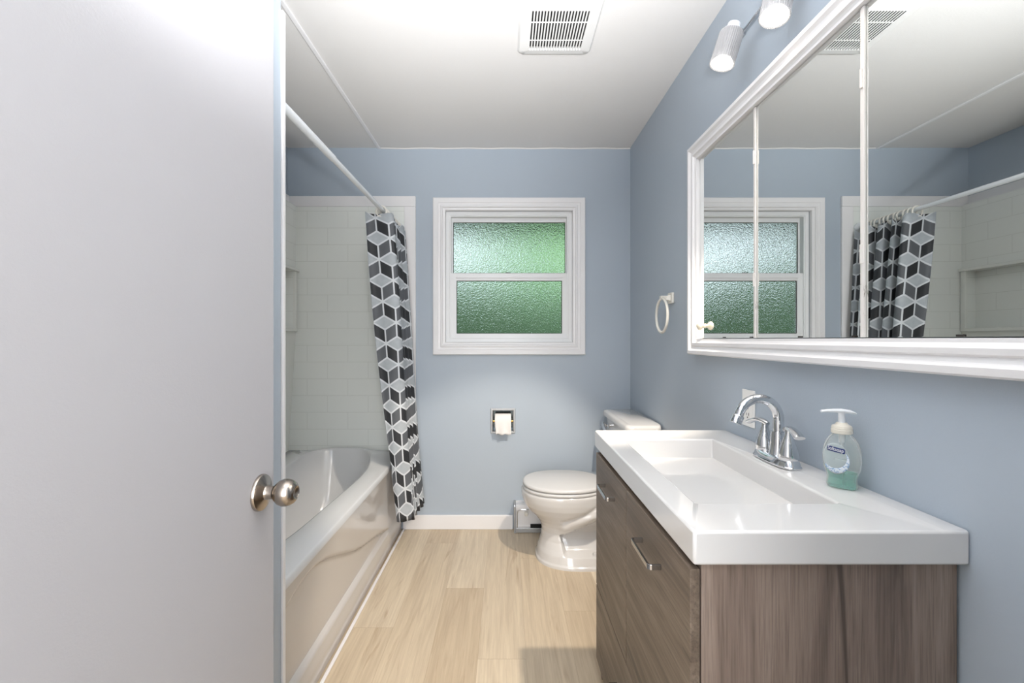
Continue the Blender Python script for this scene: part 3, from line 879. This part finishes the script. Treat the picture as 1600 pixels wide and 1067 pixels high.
for sgn in (1, -1):
    hy = FCY + sgn*0.051
    b = B(); lathe(b, (FCX, hy, SZ+0.019), (0,0,1), [(0.0225,0),(0.0235,0.004),(0.0230,0.014),(0.0195,0.030),(0.0140,0.046),(0.0095,0.058),(0.0080,0.068),(0.0085,0.074),(0.0060,0.079),(0.001,0.080)], 32)
    hd = mk('handle', b, M['chrome'], fa, smooth=True, angle=50)
    b = B()
    top = Vector((FCX, hy, SZ+0.094))
    P = bez(top + Vector((0,-sgn*0.014,-0.004)), top + Vector((-0.003,sgn*0.006,0.008)), top + Vector((-0.006,sgn*0.030,0.006)), top + Vector((-0.010,sgn*0.058,-0.010)), 14)
    tube(b, P, None, 14, flat=[(0.006+0.0045*min(1,i/5)+0.0022*(i/14), 0.0065-0.0010*(i/14)) for i in range(15)])
    mk('lever', b, M['chrome'], hd, smooth=True, angle=60)

# ---- soap bottle
SBX, SBY = 0.722, 0.962
sb = empty('soap_bottle', (SBX, SBY, SZ), 'clear pump bottle with a little teal soap on the sink deck', 'soap bottle')
az = math.radians(212)
nx = Vector((math.cos(az), math.sin(az), 0)); lx = Vector((-math.sin(az), math.cos(az), 0))  # face normal, lateral axis
bt = [(0.000,.026,.016),(0.004,.0285,.018),(0.020,.0265,.0175),(0.027,.028,.018),(0.042,.0335,.0195),(0.062,.0355,.0205),(0.082,.034,.020),(0.098,.029,.0185),(0.109,.0215,.0165),(0.114,.0165,.015),(0.118,.0145,.0145)]
def bat(z):
    _, a, d = interp(bt, min(max(z, 0), 0.118)); return a, d
def bsurf(s_, z, off):
    a, d = bat(z); q = max(0.0, 1-abs(s_/a)**2.4)**(1/2.4)
    return Vector((SBX, SBY, SZ)) + lx*s_ + nx*(d*q+off) + Vector((0,0,z))
def bloop(z, sh=0, k=48):
    a, d = bat(z); a -= sh; d -= sh; L = []
    for i in range(k):
        t_ = 2*PI*i/k; c_, s_ = math.cos(t_), math.sin(t_)
        L.append(Vector((SBX, SBY, SZ+0.0006+z)) + lx*a*math.copysign(abs(c_)**(2/2.4), c_) + nx*d*math.copysign(abs(s_)**(2/2.4), s_))
    return L
zl = [0.118*i/40 for i in range(41)]
b = B(); loft(b, [bloop(z) for z in zl]); mk('bottle', b, M['bottle'], sb, smooth=True, angle=60)
b = B(); loft(b, [bloop(z, 0.0016) for z in [0.0016+0.032*i/16 for i in range(17)]]); mk('soap_liquid', b, M['soap'], sb, smooth=True, angle=60)['label'] = 'teal liquid soap'
def patch(name, fn, n1, n2, off, m, par):
    """fn(u,v) -> (s, z) on the front of the bottle"""
    b = B(); g_ = []
    for i in range(n1+1):
        g_.append([b.verts.new(bsurf(*fn(i/n1, j/n2), off)) for j in range(n2+1)])
    for i in range(n1):
        for j in range(n2): b.faces.new((g_[i][j], g_[i+1][j], g_[i+1][j+1], g_[i][j+1]))
    return mk(name, b, m, par, smooth=True, angle=180, solid=0.0003)
# lateral axis: +s is to the right when looking at the face
sg = -1 if (Vector((0,0,1)).cross(nx)).dot(lx) < 0 else 1
def disc(cx, cz, ra, rb):
    return lambda u, v: (sg*(cx + ra*u*math.cos(2*PI*v)), cz + rb*u*math.sin(2*PI*v))
lab = patch('front_label', disc(-0.004, 0.064, 0.0255, 0.033), 8, 40, 0.0006, M['sticker'], sb)
def cres(u, v):
    a = math.radians(-150 + 190*u); wv_ = 0.010*math.sin(PI*min(1, 0.15+0.85*u*0.98))
    r = 0.0255 - wv_*v
    return sg*(-0.004 + r*math.cos(a)), 0.060 + r*1.05*math.sin(a)
patch('swirl_mark', cres, 40, 4, 0.0011, M['swirl'], lab)
def pill(u, v):
    x = -0.0205 + 0.034*u
    e_ = min(u, 1-u); h_ = 0.0052*min(1, 0.65+e_*8)
    return sg*x, 0.0845 - 0.003*u + h_*(2*v-1)
patch('brand_patch', pill, 24, 6, 0.0011, M['navy'], lab)
def flat_text(body, x0, wdt, zc_, slope, par, m, off):
    cu = bpy.data.curves.new('lettering', 'FONT'); cu.body = body; cu.size = 1.0; cu.resolution_u = 4
    to = bpy.data.objects.new('lettering', cu); C.objects.link(to)
    bpy.context.view_layer.update()
    me = bpy.data.meshes.new_from_object(to.evaluated_get(bpy.context.evaluated_depsgraph_get()))
    bpy.data.objects.remove(to)
    b = B(); b.from_mesh(me)
    xs = [v.co.x for v in b.verts]; ys = [v.co.y for v in b.verts]
    k = wdt/(max(xs)-min(xs)); my = (min(ys)+max(ys))/2
    for v in b.verts:
        s_ = x0 + (v.co.x-min(xs))*k; z = zc_ + (v.co.y-my)*k*1.25 + slope*(s_-x0)
        v.co = bsurf(sg*s_, z, off)
    return mk('lettering', b, m, par, solid=0.0002)
flat_text('Softsoap', -0.0185, 0.030, 0.0843, -0.09, lab, M['ink'], 0.0019)
b = B(); zt = SZ+0.0006+0.116
lathe(b, (SBX, SBY, zt), (0,0,1), [(0.0185,0),(0.0195,0.001),(0.0195,0.008),(0.0185,0.009),(0.0185,0.0105),(0.0190,0.011),(0.0175,0.016),(0.012,0.019),(0.0095,0.023),(0.001,0.023)], 36)
pc = mk('collar', b, M['collar'], sb, smooth=True, angle=40)
b = B(); lathe(b, (SBX, SBY, zt+0.022), (0,0,1), [(0.0065,0),(0.0065,0.022),(0.008,0.026),(0.001,0.0265)], 24)
pd = Vector((-0.985, 0.17, 0))
P = [Vector((SBX, SBY, zt+0.047)) + pd*q + Vector((0,0,h)) for q, h in ((-0.024,-0.004),(-0.015,-0.001),(0,0.0008),(0.015,0.001),(0.028,0.0005),(0.040,-0.001))]
tube(b, P, None, 14, flat=[(0.010,0.0025),(0.012,0.004),(0.011,0.0045),(0.0075,0.004),(0.006,0.0032),(0.005,0.0025)])
mk('pump_head', b, M['pump'], pc, smooth=True, angle=50)
b = B(); tube(b, [(SBX, SBY, zt-0.001),(SBX+0.001, SBY, zt-0.02),(SBX+0.003,SBY-0.002,SZ+0.005)], 0.0025, 10)
lathe(b, (SBX, SBY, zt-0.020), (0,0,1), [(0.006,0),(0.006,0.02)], 16)
mk('dip_tube', b, M['pump'], sb, smooth=True, angle=50)

# ---- wall outlet behind the faucet
oy, oz = 1.416, 0.952
ot = empty('wall_outlet', (XR, oy, oz-0.056), 'white duplex wall outlet behind the faucet', 'outlet')
mk('cover_plate', bx(XR-0.005, XR-0.0002, oy-0.036, oy+0.036, oz-0.058, oz+0.058), M['plate'], ot, bevel=0.003)
for dz_ in (0.021, -0.021):
    b = B(); L = []
    for xx in (XR-0.0065, XR-0.004):
        L.append([(xx, oy + 0.0165*math.copysign(abs(math.cos(2*PI*k/32))**0.6, math.cos(2*PI*k/32)), oz+dz_+0.014*math.copysign(abs(math.sin(2*PI*k/32))**0.6, math.sin(2*PI*k/32))) for k in range(32)])
    loft(b, L); rc = mk('receptacle', b, M['plate'], ot)
    b = B(); box(b, XR-0.0072, XR-0.0062, oy-0.0075, oy-0.0055, oz+dz_-0.002, oz+dz_+0.007); box(b, XR-0.0072, XR-0.0062, oy+0.0055, oy+0.0075, oz+dz_-0.002, oz+dz_+0.006)
    box(b, XR-0.0072, XR-0.0062, oy-0.002, oy+0.002, oz+dz_-0.0095, oz+dz_-0.0055); mk('slots', b, M['gap'], rc)
b = B(); lathe(b, (XR-0.005, oy, oz), (-1,0,0), [(0.003,0),(0.003,0.001),(0.001,0.0014)], 12); mk('screw', b, M['silver'], ot)

# ---- towel ring
tr_ = empty('towel_ring', (XR, 2.075, 1.36), 'ivory towel ring on the wall beside the mirror', 'towel ring')
b = B(); box(b, XR-0.012, XR-0.0002, 2.045, 2.10, 1.335, 1.385); mk('wall_mount', b, M['ringw'], tr_, bevel=0.003)
b = B(); loft(b, [[(x, 2.073-h, 1.362-h), (x, 2.073+h, 1.362-h), (x, 2.073+h, 1.362+h*0.8), (x, 2.073-h, 1.362+h*0.8)] for x, h in ((XR-0.012,0.016),(XR-0.03,0.011),(XR-0.056,0.011))])
mk('arm', b, M['ringw'], tr_, bevel=0.002)
b = B(); tube(b, [(0.722+0.0*math.cos(a), 2.07+0.074*math.sin(a), 1.280+0.078*math.cos(a)) for a in [2*PI*i/56 for i in range(57)]], 0.0062, 12)
mk('ring', b, M['ringw'], tr_, smooth=True, angle=180)

# ------------------------------------------------------------------ mirror cabinet
mc = empty('mirror_cabinet', (XR, 1.14, 1.11), 'three-door mirror cabinet in a white moulded frame', 'mirror cabinet')
prof = [(0,0.0005),(0,0.033),(0.004,0.040),(0.016,0.041),(0.020,0.036),(0.023,0.033),(0.032,0.030),(0.036,0.036),(0.046,0.037),(0.050,0.031),(0.055,0.028),(0.062,0.028),(0.062,0.004)]
mk('frame', frame_sweep(B(), 'x', XR, 0.48, 1.808, 1.110, 1.935, prof), M['trim'], mc)
MX = 0.757
ys = [0.543, 0.946, 1.355, 1.745]
for k in range(3):
    y0, y1 = ys[k]+0.001, ys[k+1]-0.001
    dr_ = mk('mirror_door', bx(MX, MX+0.006, y0, y1, 1.174, 1.871), M['mirror'], mc)
    if k > 0:
        b = bx(MX-0.005, MX-0.0002, ys[k]-0.0055, ys[k]+0.0045, 1.174, 1.871)
        es = mk('edge_strip', b, M['worn'], dr_, bevel=0.001); es['label'] = 'worn white edge strip'
        for hz in (1.35, 1.72):
            b = B(); tube(b, [(MX-0.006, ys[k], hz-0.02),(MX-0.006, ys[k], hz+0.02)], 0.003, 10); mk('hinge', b, M['worn'], dr_)
    for q in (0.06, 0.5):
        yy = y0 + (y1-y0)*q
        mk('clip', bx(MX-0.003, MX-0.0001, yy-0.006, yy+0.006, 1.1745, 1.178), M['gap'], dr_, bevel=0.0005)
    if k == 2:
        b = B(); lathe(b, (MX, 1.700, 1.221), (-1,0,0), [(0.0085,0),(0.0075,0.004),(0.0075,0.009),(0.010,0.012),(0.015,0.016),(0.0165,0.020),(0.0155,0.025),(0.010,0.029),(0.001,0.030)], 32)
        mk('knob', b, M['cream'], dr_, smooth=True, angle=60)['label'] = 'cream round knob'
mk('cabinet_back', bx(MX+0.007, XR-0.001, 0.545, 1.743, 1.175, 1.870), M['trim'], mc)

# ------------------------------------------------------------------ track light above the mirror
tl = empty('track_light', (0.735, 0.97, 2.12), 'chrome track light with ribbed glass lamps above the mirror', 'track light')
b = B(); tube(b, [(0.737, 0.55, 2.120),(0.737, 1.415, 2.120)], None, 12, flat=[(0.009,0.004)]*2); mk('rail', b, M['chrome'], tl, smooth=True, angle=60)
b = B(); lathe(b, (XR-0.0003, 0.95, 2.12), (-1,0,0), [(0.06,0),(0.06,0.01),(0.045,0.022),(0.012,0.026),(0.012,0.034)], 32); mk('wall_canopy', b, M['chrome'], tl, smooth=True, angle=40)

def lamp_head(loc, rot):
    """local axes: lamp opening at z=0 facing -z"""
    def shift(bm): return bm
    b = B(); lathe(b, (0,0,0.100), (0,0,1), [(0.030,0),(0.028,0.008),(0.020,0.013),(0.019,0.028),(0.014,0.032),(0.001,0.032)], 32)
    bmh = mk('lamp_head', b, M['rod'], None, loc=(0,0,0), smooth=True, angle=40)
    b = B(); n = 144; L = []
    for z, sc_ in ((0.0,1.0),(0.004,1.02),(0.007,1.0),(0.096,0.98),(0.102,0.92)):
        L.append([((0.0345+(0.0012 if (i//2) % 2 else 0))*sc_*math.cos(2*PI*i/n), (0.0345+(0.0012 if (i//2) % 2 else 0))*sc_*math.sin(2*PI*i/n), z) for i in range(n)])
    loft(b, L, False, False); gs = mk('glass_shade', b, M['shade'], bmh, loc=(0,0,0), solid=0.0012)
    b = B(); lathe(b, (0,0,0.003), (0,0,1), [(0.0325,0),(0.0325,0.003),(0.030,0.006),(0.020,0.010),(0.012,0.012),(0.001,0.012)], 32)
    bl = mk('bulb', b, M['bulb'], bmh, loc=(0,0,0), smooth=True, angle=50)
    b = B(); lathe(b, (0,0,0.0155), (0,0,1), [(0.026,0),(0.026,0.004),(0.017,0.030),(0.011,0.045),(0.010,0.083)], 24); mk('socket', b, M['rod'], bmh, loc=(0,0,0), smooth=True)
    bmh.parent = tl; bmh.location = Vector(loc) - wloc(tl); bmh.rotation_euler = rot
    return bmh
def tilt(dirv):
    return Vector((0,0,-1)).rotation_difference(Vector(dirv)).to_euler()
HEADS = [((0.668, 1.385, 2.018), (-0.30, 0.03, -1)), ((0.690, 1.150, 1.996), (-0.26, -0.14, -1)), ((0.672, 0.895, 2.010), (-0.28, 0.0, -1)), ((0.672, 0.650, 2.010), (-0.30, -0.05, -1))]
AIM = [(-0.37, 0.46, -1), (-0.42, 0.10, -1), (-0.55, 0.35, -1), (-0.75, 0.10, -1)]
h0 = lamp_head(HEADS[0][0], tilt(HEADS[0][1]))
heads = [h0]
for loc, dv in HEADS[1:]:
    o = h0.copy(); C.objects.link(o); o.parent = tl; o.location = Vector(loc) - wloc(tl); o.rotation_euler = tilt(dv)
    for ch in list(h0.children):
        c_ = ch.copy(); C.objects.link(c_); c_.parent = o
    heads.append(o)
for (loc, dv), hd in zip(HEADS, heads):
    d = Vector(dv).normalized(); topp = Vector(loc) - d*0.128
    b = B(); tube(b, [topp, Vector((0.737, topp.y+0.012, 2.122))], 0.0045, 10)
    box(b, 0.731, 0.743, topp.y+0.002, topp.y+0.022, 2.112, 2.130)
    mk('lamp_arm', b, M['steel'], tl, smooth=True, angle=40)
for (loc, dv), am, pw in zip(HEADS, AIM, (6.4, 0.34, 0.24, 0.18)):
    L = bpy.data.lights.new('spot', 'SPOT'); L.energy = SPOT_W*pw; L.color = LAMP_COL
    L.spot_size = math.radians(57 if pw > 1 else 140); L.spot_blend = 0.4 if pw > 1 else 1.0; L.shadow_soft_size = 0.02
    o = bpy.data.objects.new('spot', L); C.objects.link(o)
    d = Vector(dv).normalized(); o.location = Vector(loc) + d*0.012
    o.rotation_euler = tilt(am)

# ------------------------------------------------------------------ ceiling fan grille
cf = empty('ceiling_fan_vent', (0.2, 1.68, ZC), 'white square exhaust fan grille on the ceiling', 'ceiling vent')
gx0, gx1, gy0, gy1 = 0.048, 0.345, 1.53, 1.842
b = B()
def dome(x0, x1, y0, y1, z): return rrect(x0, x1, y0, y1, z, 0.022, 6)
# frame ring with an open middle
ix0, ix1, iy0, iy1 = 0.092, 0.302, 1.585, 1.800
def ringpts(x0, x1, y0, y1, z, r): return rrect(x0, x1, y0, y1, z, r, 6)
loft(b, [ringpts(gx0, gx1, gy0, gy1, ZC-0.0002, 0.02), ringpts(gx0, gx1, gy0, gy1, ZC-0.006, 0.02), ringpts(gx0+0.008, gx1-0.008, gy0+0.008, gy1-0.008, ZC-0.015, 0.02), ringpts(ix0, ix1, iy0, iy1, ZC-0.021, 0.003), ringpts(ix0, ix1, iy0, iy1, ZC-0.012, 0.003)], False, False)
mk('frame', b, M['vent'], cf, smooth=True, angle=35)
mk('duct', bx(ix0+0.0005, ix1-0.0005, iy0+0.0005, iy1-0.0005, ZC-0.006, ZC-0.0005), M['black'], cf)
ns = 19
pitch = (ix1-ix0)/ns
for k in range(ns+1):
    xk = ix0 + pitch*k
    b = bx(max(ix0, xk-pitch*0.24), min(ix1, xk+pitch*0.24), iy0, iy1, ZC-0.021, ZC-0.0185)
    mk('slat', b, M['vent'], cf)
for q in (0.27, 0.73):
    yy = iy0 + (iy1-iy0)*q
    mk('cross_bar', bx(ix0, ix1, yy-0.002, yy+0.002, ZC-0.0208, ZC-0.0185), M['vent'], cf)
